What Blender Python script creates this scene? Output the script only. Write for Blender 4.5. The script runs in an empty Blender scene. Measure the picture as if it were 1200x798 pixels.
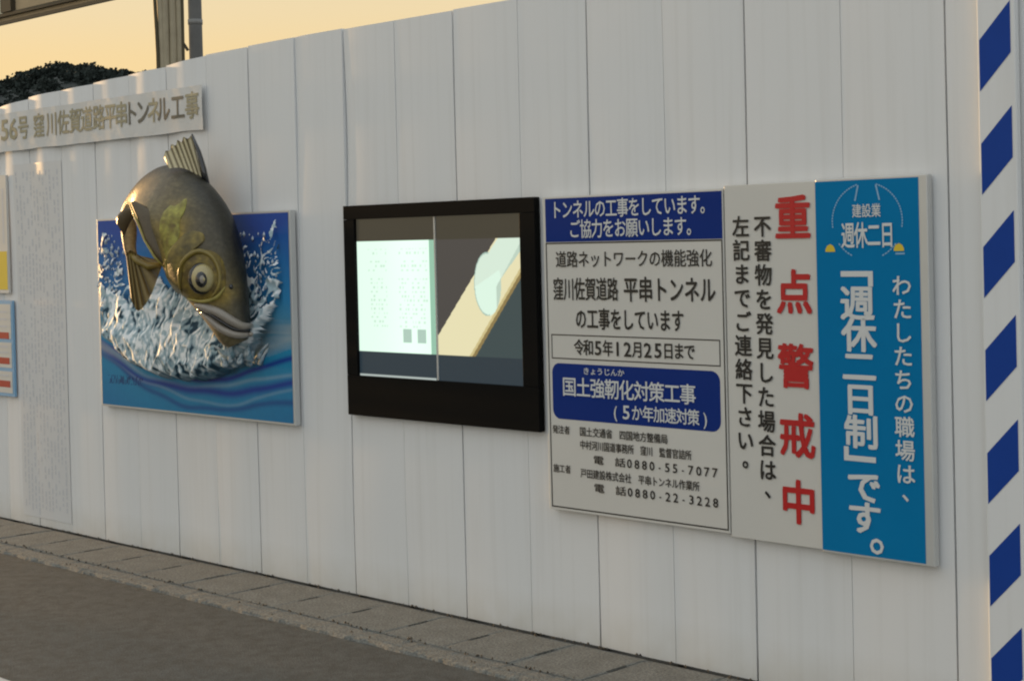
import bpy, bmesh, math, random
from mathutils import Vector, Matrix, noise
from mathutils.bvhtree import BVHTree

random.seed(7)
R = math.radians
S = bpy.context.scene

# ------------------------------------------------------------------ camera
cd = bpy.data.cameras.new("camera"); cam = bpy.data.objects.new("camera", cd)
S.collection.objects.link(cam); S.camera = cam
YAW, PITCH, ROLL = .78642, .01655, -.02458
f = Vector((-math.sin(YAW) * math.cos(PITCH), math.cos(YAW) * math.cos(PITCH), -math.sin(PITCH)))
r = Vector((math.cos(YAW), math.sin(YAW), 0)); u = r.cross(f)
r2 = math.cos(ROLL) * r + math.sin(ROLL) * u; u2 = -math.sin(ROLL) * r + math.cos(ROLL) * u
cam.matrix_world = Matrix(((r2.x, u2.x, -f.x, 0), (r2.y, u2.y, -f.y, -5.46479), (r2.z, u2.z, -f.z, 1.87747), (0, 0, 0, 1)))
cd.sensor_width = 36; cd.lens = 36 * 1900 / 1200
cd.shift_y = -89.63 / 1200
cd.clip_end = 3000

# ------------------------------------------------------------------ light
VEIL, VEIL_TOP = 1.0, (2.5, 2.75, 2.95)
SUN_AZ, SUN_EL = -90.3, 2.0          # azimuth from +Y towards +X: the low sun stands to the left, along the hoarding
w = bpy.data.worlds.new("World"); S.world = w; w.use_nodes = True
nt = w.node_tree; bg = nt.nodes["Background"]
sky = nt.nodes.new("ShaderNodeTexSky"); sky.sky_type = 'NISHITA'; sky.sun_disc = False
sky.sun_elevation = R(SUN_EL); sky.sun_rotation = R(SUN_AZ)
sky.air_density = 1.0; sky.dust_density = 5.0; sky.ozone_density = 1.0
# a thin evening cloud veil over the clear sky: warm low down on the sunset side, neutral grey-blue overhead
def wn(typ, **k):
    n = nt.nodes.new(typ)
    for a, b in k.items(): setattr(n, a, b)
    return n
tcw = wn("ShaderNodeTexCoord"); nrm = wn("ShaderNodeVectorMath", operation='NORMALIZE'); nt.links.new(tcw.outputs["Generated"], nrm.inputs[0])
sp = wn("ShaderNodeSeparateXYZ"); nt.links.new(nrm.outputs[0], sp.inputs[0])
def ramp(stops):
    rp = wn("ShaderNodeValToRGB"); rp.color_ramp.interpolation = 'EASE'
    while len(rp.color_ramp.elements) < len(stops): rp.color_ramp.elements.new(.5)
    for e, (p, c) in zip(rp.color_ramp.elements, stops): e.position = p; e.color = (*[q / 4 for q in c], 1)
    nt.links.new(sp.outputs[2], rp.inputs[0]); return rp
warm = ramp([(0, (3.35, 2.4, 1.13)), (.10, (3.15, 2.35, 1.2)), (.15, (2.95, 2.38, 1.45)), (.22, (2.9, 2.5, 1.75)), (.45, (2.8, 2.8, 2.6)), (1, VEIL_TOP)])
cool = ramp([(0, (3.3, 3.3, 3.2)), (.16, (3.2, 3.3, 3.3)), (.45, (2.8, 2.95, 3.05)), (1, VEIL_TOP)])
dt = wn("ShaderNodeVectorMath", operation='DOT_PRODUCT'); nt.links.new(nrm.outputs[0], dt.inputs[0]); dt.inputs[1].default_value = (math.sin(R(SUN_AZ)), math.cos(R(SUN_AZ)), 0)
mr = wn("ShaderNodeMapRange", interpolation_type='SMOOTHSTEP'); mr.inputs[1].default_value = -.2; mr.inputs[2].default_value = .75; nt.links.new(dt.outputs["Value"], mr.inputs[0])
vm = wn("ShaderNodeMix", data_type='RGBA'); nt.links.new(mr.outputs[0], vm.inputs[0]); nt.links.new(cool.outputs[0], vm.inputs[6]); nt.links.new(warm.outputs[0], vm.inputs[7])
vs = wn("ShaderNodeVectorMath", operation='SCALE'); vs.inputs["Scale"].default_value = 4 * VEIL; nt.links.new(vm.outputs[2], vs.inputs[0])
ns_ = wn("ShaderNodeVectorMath", operation='SCALE'); ns_.inputs["Scale"].default_value = .06; nt.links.new(sky.outputs[0], ns_.inputs[0])
ad_ = wn("ShaderNodeVectorMath", operation='ADD'); nt.links.new(vs.outputs[0], ad_.inputs[0]); nt.links.new(ns_.outputs[0], ad_.inputs[1])
nt.links.new(ad_.outputs[0], bg.inputs[0]); bg.inputs[1].default_value = 0.12
sl = bpy.data.lights.new("sun", 'SUN'); sun = bpy.data.objects.new("sun", sl); S.collection.objects.link(sun)
sl.energy = 2.5; sl.angle = R(2.0); sl.color = (1, .60, .25)
sd = Vector((math.sin(R(SUN_AZ)) * math.cos(R(SUN_EL)), math.cos(R(SUN_AZ)) * math.cos(R(SUN_EL)), math.sin(R(SUN_EL))))
sun.rotation_euler = sd.to_track_quat('Z', 'Y').to_euler()
S.view_settings.view_transform = 'Standard'; S.view_settings.look = 'None'
S.cycles.filter_width = 2.1        # the soft look of a phone picture
S.view_settings.exposure = 1.26; S.view_settings.gamma = 1

# ------------------------------------------------------------------ helpers
COL = S.collection
def link(o, parent=None):
    COL.objects.link(o)
    if parent: o.parent = parent
    return o
def meshobj(name, verts, faces, mat, parent=None, smooth=False, cols=None):
    me = bpy.data.meshes.new(name); me.from_pydata([tuple(v) for v in verts], [], faces)
    me.materials.append(mat)
    if smooth:
        me.polygons.foreach_set("use_smooth", [True] * len(me.polygons))
    if cols:
        a = me.color_attributes.new("tint", 'FLOAT_COLOR', 'POINT')
        a.data.foreach_set("color", [c for q in cols for c in (q[0], q[1], q[2], 1)])
    me.update()
    return link(bpy.data.objects.new(name, me), parent)
def tag(o, label=None, cat=None, group=None, kind=None):
    if label: o["label"] = label
    if cat: o["category"] = cat
    if group: o["group"] = group
    if kind: o["kind"] = kind
    return o
def empty(name, loc=(0, 0, 0), rz=0, **k):
    o = bpy.data.objects.new(name, None); o.location = loc; o.rotation_euler = (0, 0, rz); o.empty_display_size = .1
    COL.objects.link(o); return tag(o, **k)
class MB:
    def __init__(s): s.v = []; s.f = []
    def box(s, x0, x1, y0, y1, z0, z1):
        b = len(s.v)
        s.v += [(x, y, z) for x in (x0, x1) for y in (y0, y1) for z in (z0, z1)]
        s.f += [tuple(b + i for i in q) for q in ((0, 1, 3, 2), (4, 6, 7, 5), (0, 4, 5, 1), (2, 3, 7, 6), (0, 2, 6, 4), (1, 5, 7, 3))]
        return s
    def tube(s, pts, rad, n=10, cap=True):
        pts = [Vector(p) for p in pts]; b = len(s.v); m = len(pts)
        for i, p in enumerate(pts):
            t = (pts[min(i + 1, m - 1)] - pts[max(i - 1, 0)]).normalized()
            a = t.orthogonal().normalized() if i == 0 else (a - t * a.dot(t)).normalized()
            c = t.cross(a); rr = rad[i] if isinstance(rad, (list, tuple)) else rad
            s.v += [tuple(p + rr * (math.cos(k * 2 * math.pi / n) * a + math.sin(k * 2 * math.pi / n) * c)) for k in range(n)]
        for i in range(m - 1):
            for k in range(n):
                s.f.append((b + i * n + k, b + i * n + (k + 1) % n, b + (i + 1) * n + (k + 1) % n, b + (i + 1) * n + k))
        if cap: s.f += [tuple(b + k for k in reversed(range(n))), tuple(b + (m - 1) * n + k for k in range(n))]
        return s
    def poly(s, pts, y):                 # flat polygon in the wall's plane facing -y
        b = len(s.v); s.v += [(x, y, z) for x, z in pts]; s.f.append(tuple(range(b, b + len(pts)))); return s
    def build(s, name, mat, parent=None, smooth=False, bevel=0):
        if bevel:
            bm = bmesh.new(); vs = [bm.verts.new(v) for v in s.v]
            for q in s.f: bm.faces.new([vs[i] for i in q])
            bmesh.ops.recalc_face_normals(bm, faces=bm.faces)
            bmesh.ops.bevel(bm, geom=bm.edges[:], offset=bevel, segments=2, affect='EDGES', profile=.5)
            me = bpy.data.meshes.new(name); bm.to_mesh(me); bm.free(); me.materials.append(mat)
            return link(bpy.data.objects.new(name, me), parent)
        return meshobj(name, s.v, s.f, mat, parent, smooth)

def mat(name, col=(.5, .5, .5), rough=.6, var=.08, scale=6, metal=0, bump=0, bscale=60, attr=False, emit=0, coat=0, spec=.5, col2=None, alpha=1):
    m = bpy.data.materials.new(name); m.use_nodes = True; t = m.node_tree; n = t.nodes; l = t.links
    b = n["Principled BSDF"]; b.inputs["Roughness"].default_value = rough; b.inputs["Metallic"].default_value = metal
    b.inputs["Specular IOR Level"].default_value = spec; b.inputs["Coat Weight"].default_value = coat; b.inputs["Coat Roughness"].default_value = .15
    tc = n.new("ShaderNodeTexCoord"); ns = n.new("ShaderNodeTexNoise"); ns.inputs["Scale"].default_value = scale; ns.inputs["Detail"].default_value = 6
    geo = n.new("ShaderNodeNewGeometry")
    l.new(geo.outputs["Position"], ns.inputs["Vector"])
    mx = n.new("ShaderNodeMix"); mx.data_type = 'RGBA'
    l.new(ns.outputs["Fac"], mx.inputs[0])
    lo = [c * (1 - var) for c in col]; hi = [min(1, c * (1 + var)) for c in (col2 or col)]
    mx.inputs[6].default_value = (*lo, 1); mx.inputs[7].default_value = (*hi, 1)
    out = mx.outputs[2]
    if attr:
        mx.inputs[6].default_value = (1 - var,) * 3 + (1,); mx.inputs[7].default_value = (1 + var,) * 3 + (1,)
        at = n.new("ShaderNodeAttribute"); at.attribute_name = "tint"
        mu = n.new("ShaderNodeMix"); mu.data_type = 'RGBA'; mu.blend_type = 'MULTIPLY'; mu.inputs[0].default_value = 1
        l.new(at.outputs["Color"], mu.inputs[6]); l.new(out, mu.inputs[7]); out = mu.outputs[2]
    l.new(out, b.inputs["Base Color"])
    if emit: l.new(out, b.inputs["Emission Color"]); b.inputs["Emission Strength"].default_value = emit
    if bump:
        n2 = n.new("ShaderNodeTexNoise"); n2.inputs["Scale"].default_value = bscale; n2.inputs["Detail"].default_value = 5
        l.new(geo.outputs["Position"], n2.inputs["Vector"])
        bp = n.new("ShaderNodeBump"); bp.inputs["Strength"].default_value = 1; bp.inputs["Distance"].default_value = bump
        l.new(n2.outputs["Fac"], bp.inputs["Height"]); l.new(bp.outputs[0], b.inputs["Normal"])
    if alpha < 1: b.inputs["Alpha"].default_value = alpha
    return m
def node(m, typ, **k):
    n = m.node_tree.nodes.new(typ)
    for a, b in k.items(): setattr(n, a, b)
    return n

# ------------------------------------------------------------------ materials
M = {}
def panel_material():
    m = mat("white_painted_steel", (.72, .73, .73), .6, .02, 1.2, spec=.25)
    t = m.node_tree; n = t.nodes; l = t.links; b = n["Principled BSDF"]
    geo = n["Geometry"]; base = b.inputs["Base Color"].links[0].from_socket
    sx = n.new("ShaderNodeSeparateXYZ"); l.new(geo.outputs["Position"], sx.inputs[0])
    # vertical rain streaks
    mp = n.new("ShaderNodeMapping"); mp.inputs["Scale"].default_value = (26, 26, .7); l.new(geo.outputs["Position"], mp.inputs[0])
    st = n.new("ShaderNodeTexNoise"); st.inputs["Scale"].default_value = 1; st.inputs["Detail"].default_value = 4; l.new(mp.outputs[0], st.inputs["Vector"])
    r1 = n.new("ShaderNodeMapRange"); r1.inputs[1].default_value = .5; r1.inputs[2].default_value = .8; r1.inputs[3].default_value = 0; r1.inputs[4].default_value = .16
    l.new(st.outputs["Fac"], r1.inputs[0])
    m1 = n.new("ShaderNodeMix"); m1.data_type = 'RGBA'; m1.inputs[7].default_value = (.42, .41, .37, 1)
    l.new(r1.outputs[0], m1.inputs[0]); l.new(base, m1.inputs[6])
    # dusty splash-back dirt along the foot
    d1 = n.new("ShaderNodeMapRange"); d1.inputs[1].default_value = .2; d1.inputs[2].default_value = .0; d1.inputs[3].default_value = 0; d1.inputs[4].default_value = .6
    l.new(sx.outputs[2], d1.inputs[0])
    dn = n.new("ShaderNodeTexNoise"); dn.inputs["Scale"].default_value = 7; dn.inputs["Detail"].default_value = 8; l.new(geo.outputs["Position"], dn.inputs["Vector"])
    mm = n.new("ShaderNodeMath"); mm.operation = 'MULTIPLY'; l.new(d1.outputs[0], mm.inputs[0]); l.new(dn.outputs["Fac"], mm.inputs[1])
    m2 = n.new("ShaderNodeMix"); m2.data_type = 'RGBA'; m2.inputs[7].default_value = (.44, .39, .28, 1)
    l.new(mm.outputs[0], m2.inputs[0]); l.new(m1.outputs[2], m2.inputs[6])
    l.new(m2.outputs[2], b.inputs["Base Color"])
    return m
M['panel'] = panel_material()
M['steel'] = mat("galvanised_steel", (.2, .2, .19), .6, .2, 10)
M['asphalt'] = None
def asphalt_material():
    m = mat("asphalt", (.039, .052, .056), .9, .3, 70, bump=.004, bscale=160)
    t = m.node_tree; n = t.nodes; l = t.links; b = n["Principled BSDF"]; geo = n["Geometry"]
    base = b.inputs["Base Color"].links[0].from_socket
    sx = n.new("ShaderNodeSeparateXYZ"); l.new(geo.outputs["Position"], sx.inputs[0])
    dn = n.new("ShaderNodeTexNoise"); dn.inputs["Scale"].default_value = 1.1; dn.inputs["Detail"].default_value = 7; l.new(geo.outputs["Position"], dn.inputs["Vector"])
    ad = n.new("ShaderNodeMath"); ad.operation = 'MULTIPLY_ADD'; ad.inputs[1].default_value = .9; l.new(dn.outputs["Fac"], ad.inputs[0]); l.new(sx.outputs[1], ad.inputs[2])
    # dust blown towards the gutter, older worn asphalt beyond
    d1 = n.new("ShaderNodeMapRange"); d1.inputs[1].default_value = -.95; d1.inputs[2].default_value = -.65; d1.inputs[3].default_value = 0; d1.inputs[4].default_value = .75
    l.new(ad.outputs[0], d1.inputs[0])
    m2 = n.new("ShaderNodeMix"); m2.data_type = 'RGBA'; m2.inputs[7].default_value = (.058, .064, .062, 1)
    l.new(d1.outputs[0], m2.inputs[0]); l.new(base, m2.inputs[6])
    vo = n.new("ShaderNodeTexNoise"); vo.inputs["Scale"].default_value = 150; vo.inputs["Detail"].default_value = 2; l.new(geo.outputs["Position"], vo.inputs["Vector"])
    rr = n.new("ShaderNodeMapRange"); rr.inputs[1].default_value = .3; rr.inputs[2].default_value = .7; rr.inputs[3].default_value = .35; rr.inputs[4].default_value = 1.75; l.new(vo.outputs["Fac"], rr.inputs[0])
    pn = n.new("ShaderNodeTexNoise"); pn.inputs["Scale"].default_value = 14; pn.inputs["Detail"].default_value = 8; pn.inputs["Roughness"].default_value = .7; l.new(geo.outputs["Position"], pn.inputs["Vector"])
    pr = n.new("ShaderNodeMapRange"); pr.inputs[1].default_value = .35; pr.inputs[2].default_value = .62; pr.inputs[3].default_value = .62; pr.inputs[4].default_value = 1.18; l.new(pn.outputs["Fac"], pr.inputs[0])
    pm = n.new("ShaderNodeMath"); pm.operation = 'MULTIPLY'; l.new(rr.outputs[0], pm.inputs[0]); l.new(pr.outputs[0], pm.inputs[1]); rr = pm
    m3 = n.new("ShaderNodeVectorMath"); m3.operation = 'SCALE'; l.new(m2.outputs[2], m3.inputs[0]); l.new(rr.outputs[0], m3.inputs["Scale"])
    l.new(m3.outputs[0], b.inputs["Base Color"])
    return m
M['asphalt'] = asphalt_material()
M['concrete'] = mat("concrete", (.155, .155, .138), .9, .38, 9, bump=.004, bscale=90)
M['kerb'] = mat("kerb_concrete", (.155, .155, .138), .9, .35, 22, bump=.008, bscale=110)
M['dirt'] = mat("packed_dirt", (.045, .042, .035), .95, .3, 12, bump=.01)
M['roadwhite'] = mat("road_paint", (.5, .49, .46), .8, .25, 30)
M['board'] = mat("white_board", (.60, .59, .55), .4, .03, 4)
M['alu'] = mat("aluminium_frame", (.55, .56, .55), .35, .05, 8, metal=.3)
M['navy'] = mat("navy_print", (.005, .028, .19), .6, .05, 8, spec=.12)
M['teal'] = mat("teal_print", (.0004, .175, .40), .6, .05, 5, spec=.08)
M['red'] = mat("red_print", (.46, .006, .009), .4, .05, 8)
M['black'] = mat("black_print", (.012, .012, .012), .4, .05, 8)
M['white'] = mat("white_print", (.62, .64, .64), .4, .03, 8)
M['ltblue'] = mat("pale_blue_print", (.22, .42, .62), .4, .05, 8)
M['yellow'] = mat("yellow_print", (.68, .50, .03), .4, .05, 8)
M['tape'] = mat("blue_tape", (.008, .05, .29), .55, .06, 10, spec=.15)
M['casing'] = mat("black_casing", (.004, .004, .004), .6, .1, 8, spec=.08)
M['screen'] = mat("screen", (1, 1, 1), .3, .0, 4, attr=True, spec=.3)
M['mural'] = mat("mural_print", (1, 1, 1), .65, .08, 25, attr=True, spec=.15)
M['fish'] = mat("glazed_fish_skin", (1, 1, 1), .40, .3, 50, attr=True, bump=.002, bscale=120, coat=.06, spec=.35)
def scales(m):
    t = m.node_tree; n = t.nodes; l = t.links; b = n["Principled BSDF"]
    vo = n.new("ShaderNodeTexVoronoi"); vo.inputs["Scale"].default_value = 42; tc = n.new("ShaderNodeTexCoord")
    mp = n.new("ShaderNodeMapping"); mp.inputs["Scale"].default_value = (1, .6, 1.2); l.new(tc.outputs["Object"], mp.inputs[0]); l.new(mp.outputs[0], vo.inputs["Vector"])
    base = b.inputs["Base Color"].links[0].from_socket
    r_ = n.new("ShaderNodeMapRange"); r_.inputs[1].default_value = .1; r_.inputs[2].default_value = .7; r_.inputs[3].default_value = 1.1; r_.inputs[4].default_value = .85; l.new(vo.outputs["Distance"], r_.inputs[0])
    sc = n.new("ShaderNodeVectorMath"); sc.operation = 'SCALE'; l.new(base, sc.inputs[0]); l.new(r_.outputs[0], sc.inputs["Scale"]); l.new(sc.outputs[0], b.inputs["Base Color"])
    bp = [q for q in n if q.bl_idname == 'ShaderNodeBump'][0]; b2 = n.new("ShaderNodeBump"); b2.invert = True; b2.inputs["Distance"].default_value = .0012; b2.inputs["Strength"].default_value = .6
    l.new(vo.outputs["Distance"], b2.inputs["Height"]); l.new(bp.outputs[0], b2.inputs["Normal"]); l.new(b2.outputs[0], b.inputs["Normal"])
scales(M['fish'])
M['splash'] = mat("painted_resin_water", (1, 1, 1), .6, .15, 70, attr=True, bump=.0008, bscale=80, coat=0, spec=.25)
M['fin'] = mat("fin_paint", (1, 1, 1), .45, .15, 60, attr=True)
M['lip'] = mat("grey_lip", (.27, .24, .2), .3, .15, 30, coat=.3)
M['eyewhite'] = mat("eye_white", (.40, .335, .16), .2, .15, 60, coat=.5)
M['eyeblack'] = mat("eye_black", (.008, .008, .008), .12, .05, 8, coat=.6)
M['olive'] = mat("olive_paint", (.21, .155, .03), .36, .5, 24, coat=.15)
M['gold'] = mat("golden_paint", (.29, .24, .05), .38, .6, 20, coat=.15)
M['brownfin'] = mat("brown_fin", (.075, .05, .017), .5, .3, 60, coat=.2)
M['vinyl'] = mat("clear_vinyl_banner", (.62, .615, .59), .7, .1, 5, bump=.004, bscale=9)
M['sheentext'] = mat("sheen_lettering", (.36, .32, .21), .7, .25, 12)  # faint letters with the golden sheen of reflected light in their colour
M['darktext'] = mat("dark_lettering", (.17, .155, .12), .7, .1, 12)
M['sheet'] = mat("pale_sheet", (.645, .65, .65), .4, .03, 4)
M['column'] = mat("weathered_pole", (.12, .12, .115), .8, .35, 5)
M['strand_dark'] = mat("dark_cable", (.065, .052, .02), .6, .2, 10)
M['strand_tan'] = mat("tan_conduit", (.36, .31, .21), .6, .25, 8)
M['cladding'] = mat("tan_cladding", (.42, .32, .19), .7, .15, 3)
M['beam'] = mat("dark_beam", (.05, .04, .022), .6, .2, 8)
M['window'] = mat("window_glass", (.45, .5, .42), .08, .05, 3, spec=.8)
M['leaf'] = mat("dark_foliage", (.030, .038, .034), .95, .25, .35, spec=.1)
M['hill'] = mat("forest_floor", (.026, .033, .030), .95, .3, .2)
M['redpaper'] = mat("red_strip", (.40, .03, .025), .5, .1, 30)

def speckle(m, scale, lo, hi):
    """grains of light and dark stone showing in worn concrete"""
    t = m.node_tree; n = t.nodes; l = t.links; b = n["Principled BSDF"]; base = b.inputs["Base Color"].links[0].from_socket
    q = n.new("ShaderNodeTexNoise"); q.inputs["Scale"].default_value = scale; q.inputs["Detail"].default_value = 3; l.new(n["Geometry"].outputs["Position"], q.inputs["Vector"])
    r_ = n.new("ShaderNodeMapRange"); r_.inputs[1].default_value = .32; r_.inputs[2].default_value = .68; r_.inputs[3].default_value = lo; r_.inputs[4].default_value = hi; l.new(q.outputs["Fac"], r_.inputs[0])
    sc = n.new("ShaderNodeVectorMath"); sc.operation = 'SCALE'; l.new(base, sc.inputs[0]); l.new(r_.outputs[0], sc.inputs["Scale"]); l.new(sc.outputs[0], b.inputs["Base Color"])
speckle(M['concrete'], 85, .62, 1.38); speckle(M['kerb'], 85, .62, 1.38)
# ------------------------------------------------------------------ lettering
_gl = {}
def glyph(ch):
    if ch in _gl: return _gl[ch]
    c = bpy.data.curves.new("t", 'FONT'); c.body = ch; c.size = 1; c.resolution_u = 2
    o = bpy.data.objects.new("t", c); COL.objects.link(o)
    dg = bpy.context.evaluated_depsgraph_get()
    me = bpy.data.meshes.new_from_object(o.evaluated_get(dg))
    v = [(p.co.x, p.co.y) for p in me.vertices]; fs = [tuple(p.vertices) for p in me.polygons]
    bpy.data.objects.remove(o); bpy.data.curves.remove(c); bpy.data.meshes.remove(me)
    _gl[ch] = (v, fs); return _gl[ch]
REF = glyph("国")
gx0, gx1 = min(p[0] for p in REF[0]), max(p[0] for p in REF[0]); gy0, gy1 = min(p[1] for p in REF[0]), max(p[1] for p in REF[0])
EM = (gx1 - gx0) / .84; GCX, GCY = (gx0 + gx1) / 2, (gy0 + gy1) / 2
SMALL = set("っゃゅょぁぃ、。・ッャュョ")
class Text:
    """Printed lettering: glyph outlines laid flat on a board in the wall's plane."""
    def __init__(s, y): s.v = []; s.f = []; s.y = y; s.cut = []
    def put(s, ch, cx, cz, w_, h_, bold=0.0):
        if ch in " 　": return
        v, fs = glyph(ch)
        cen = (GCX, GCY)
        if ord(ch) < 256:
            xs = [p[0] for p in v]; ys = [p[1] for p in v]; cen = ((min(xs) + max(xs)) / 2, GCY if ch in '-()' else (min(ys) + max(ys)) / 2)
            if ch.isdigit(): w_ *= 1.45; h_ *= 1.18; bold *= 1.1
        offs = [(0, 0)] if not bold else [(bold * math.cos(a), bold * math.sin(a)) for a in (0.6, 2.1, 3.7, 5.3)]
        for k, (dx, dz) in enumerate(offs):
            b = len(s.v)
            s.v += [(cx + ((p[0] - cen[0]) / EM + dx) * w_, s.y - k * .0003, cz + ((p[1] - cen[1]) / EM + dz) * h_) for p in v]
            s.f += [tuple(b + i for i in q) for q in fs]
    def row(s, txt, x0, x1, z, h_, bold=0.0, wmul=1.0):
        s.cut.append((len(s.v), len(s.f))); n = len(txt); wd = (x1 - x0) / n
        for i, ch in enumerate(txt): s.put(ch, x0 + (i + .5) * wd, z, wd * wmul, h_, bold)
        return s
    def colm(s, txt, x, z1, z0, w_, bold=0.0, hmul=1.0):
        s.cut.append((len(s.v), len(s.f))); n = len(txt); hd = (z1 - z0) / n
        for i, ch in enumerate(txt):
            dx, dz = (w_ * .28, hd * .25) if ch in "、。" else (0, 0)
            s.put(ch, x + dx, z1 - (i + .5) * hd + dz, w_, hd * hmul, bold)
        return s
    def build(s, m, root, name="lettering"):
        """one part per printed line; a big character put down on its own is a line of one"""
        cuts = sorted(set(s.cut + [(0, 0)])) + [(len(s.v), len(s.f))]
        for (v0, f0), (v1, f1) in zip(cuts, cuts[1:]):
            if v1 > v0: L(meshobj(name, s.v[v0:v1], [tuple(i - v0 for i in q) for q in s.f[f0:f1]], m), root)
def rounded(x0, x1, z0, z1, rad, n=6):
    o = []
    for cx, cz, a0 in ((x1 - rad, z1 - rad, 0), (x0 + rad, z1 - rad, 90), (x0 + rad, z0 + rad, 180), (x1 - rad, z0 + rad, 270)):
        o += [(cx + rad * math.cos(R(a0 + 90 * k / n)), cz + rad * math.sin(R(a0 + 90 * k / n))) for k in range(n + 1)]
    return o[::-1]
def outline(mb, x0, x1, z0, z1, t, y):
    mb.poly([(x0, z0), (x1, z0), (x1, z0 + t), (x0, z0 + t)], y); mb.poly([(x0, z1 - t), (x1, z1 - t), (x1, z1), (x0, z1)], y)
    mb.poly([(x0, z0 + t), (x0 + t, z0 + t), (x0 + t, z1 - t), (x0, z1 - t)], y); mb.poly([(x1 - t, z0 + t), (x1, z0 + t), (x1, z1 - t), (x1 - t, z1 - t)], y)
    return mb

# ------------------------------------------------------------------ ground, road, gutter
def sheet(name, x0, x1, y0, y1, z, m):
    o = meshobj(name, [(x0, y0, z), (x1, y0, z), (x1, y1, z), (x0, y1, z)], [(0, 1, 2, 3)], m); return tag(o, kind='structure')
sheet("ground", -1500, 1500, -1500, 1500, -.05, mat("gravel_ground", (.26, .25, .22), .95, .25, 3, bump=.01))  # unseen ground, kept pale to bounce light up at the hoarding
sheet("road", -60, 30, -4.8, -.60, -.020, M['asphalt'])
tag(meshobj("road_marking", [(-40, -2.2, -.016), (20, -2.2, -.016), (20, -2.045, -.016), (-40, -2.045, -.016)], [(0, 1, 2, 3)], M['roadwhite']), kind='structure')

o = MB().box(-60, 30, -9.5, -4.8, -.049, .07).build('bounce_pavement', mat('bounce_paving', (.36, .36, .34), .9, .15, 5, bump=.003)); tag(o, kind='structure')  # unseen pale paving added to throw light up onto the hoarding
gut = empty("gutter", (0, 0, 0), kind='structure')
joints = [-2.06 - .4325 * k for k in range(30)]
cover_me = None
def cover_mesh(L):
    bm = bmesh.new(); nx, ny = 34, 10; y0, y1 = -.47, -.035
    g = []
    for i in range(nx + 1):
        row = []
        for j in range(ny + 1):
            x = -L / 2 + L * i / nx; y = y0 + (y1 - y0) * j / ny
            edge = min(i, nx - i, j, ny - j)
            z = -.002 if edge == 0 else 0
            # lifting slot at each end, half of it in this cover
            row.append(bm.verts.new((x, y, z)))
        g.append(row)
    for i in range(nx):
        for j in range(ny):
            slot = (i in (0, nx - 1)) and 4 <= j <= 6
            if not slot: bm.faces.new((g[i][j], g[i + 1][j], g[i + 1][j + 1], g[i][j + 1]))
    es = [e for e in bm.edges if e.is_boundary]
    ret = bmesh.ops.extrude_edge_only(bm, edges=es)
    for v in ret['geom']:
        if isinstance(v, bmesh.types.BMVert): v.co.z -= .06
    me = bpy.data.meshes.new("gutter_cover"); bm.to_mesh(me); bm.free(); me.materials.append(M['concrete']); return me
cover_me = cover_mesh(.4305)
for i in range(len(joints) - 1):
    o = link(bpy.data.objects.new("gutter_cover", cover_me), gut)
    o.location = ((joints[i] + joints[i + 1]) / 2, random.uniform(-.004, .004), random.uniform(-.0012, .0012)); o.rotation_euler = (R(random.uniform(-.1, .1)), R(random.uniform(-.1, .1)), R(random.uniform(-.3, .3)))
# rough kerb lip in front of the covers
v = []; fc = []; nx = 1100; prof = [(-.473, -.08), (-.473, -.001), (-.50, .0), (-.575, -.002), (-.605, -.008), (-.622, -.035)]
for i in range(nx + 1):
    x = -15 + 13.4 * i / nx
    for k, (y, z) in enumerate(prof):
        e = noise.noise(Vector((x * 5, k * .7, 0))); e2 = noise.noise(Vector((x * 18, k * 1.3, 4)))
        e3 = noise.noise(Vector((x * 55, k * 2.3, 8))); v.append((x, y + (.012 * e + .007 * e2 + .005 * e3) * (k > 2), z + (.002 * e2 + .0015 * e3) * (k > 0)))
n = len(prof)
for i in range(nx):
    for k in range(n - 1): fc.append((i * n + k, (i + 1) * n + k, (i + 1) * n + k + 1, i * n + k + 1))
meshobj("kerb_lip", v, [q[::-1] for q in fc], M['kerb'], gut, smooth=True)
# dirt and little weeds/grit caught between gutter and hoarding
v = []; fc = []
for k in range(900):
    x = random.uniform(-13, -2.2); y = random.choice([random.gauss(-.025, .012), random.gauss(-.64, .05), random.gauss(-.48, .01)]); s_ = random.uniform(.003, .009)
    z = 0.002 if y > -.6 else -.03
    b = len(v); v += [(x - s_, y, z), (x + s_, y - s_, z), (x + s_ * .4, y + s_, z), (x, y, z + s_ * 1.2)]
    fc += [(b, b + 1, b + 3), (b + 1, b + 2, b + 3), (b + 2, b, b + 3)]
tag(meshobj("grit", v, fc, M['dirt']), kind='stuff')
sheet("verge", -60, 30, -.034, 2.6, -.02, M['dirt'])

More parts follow.
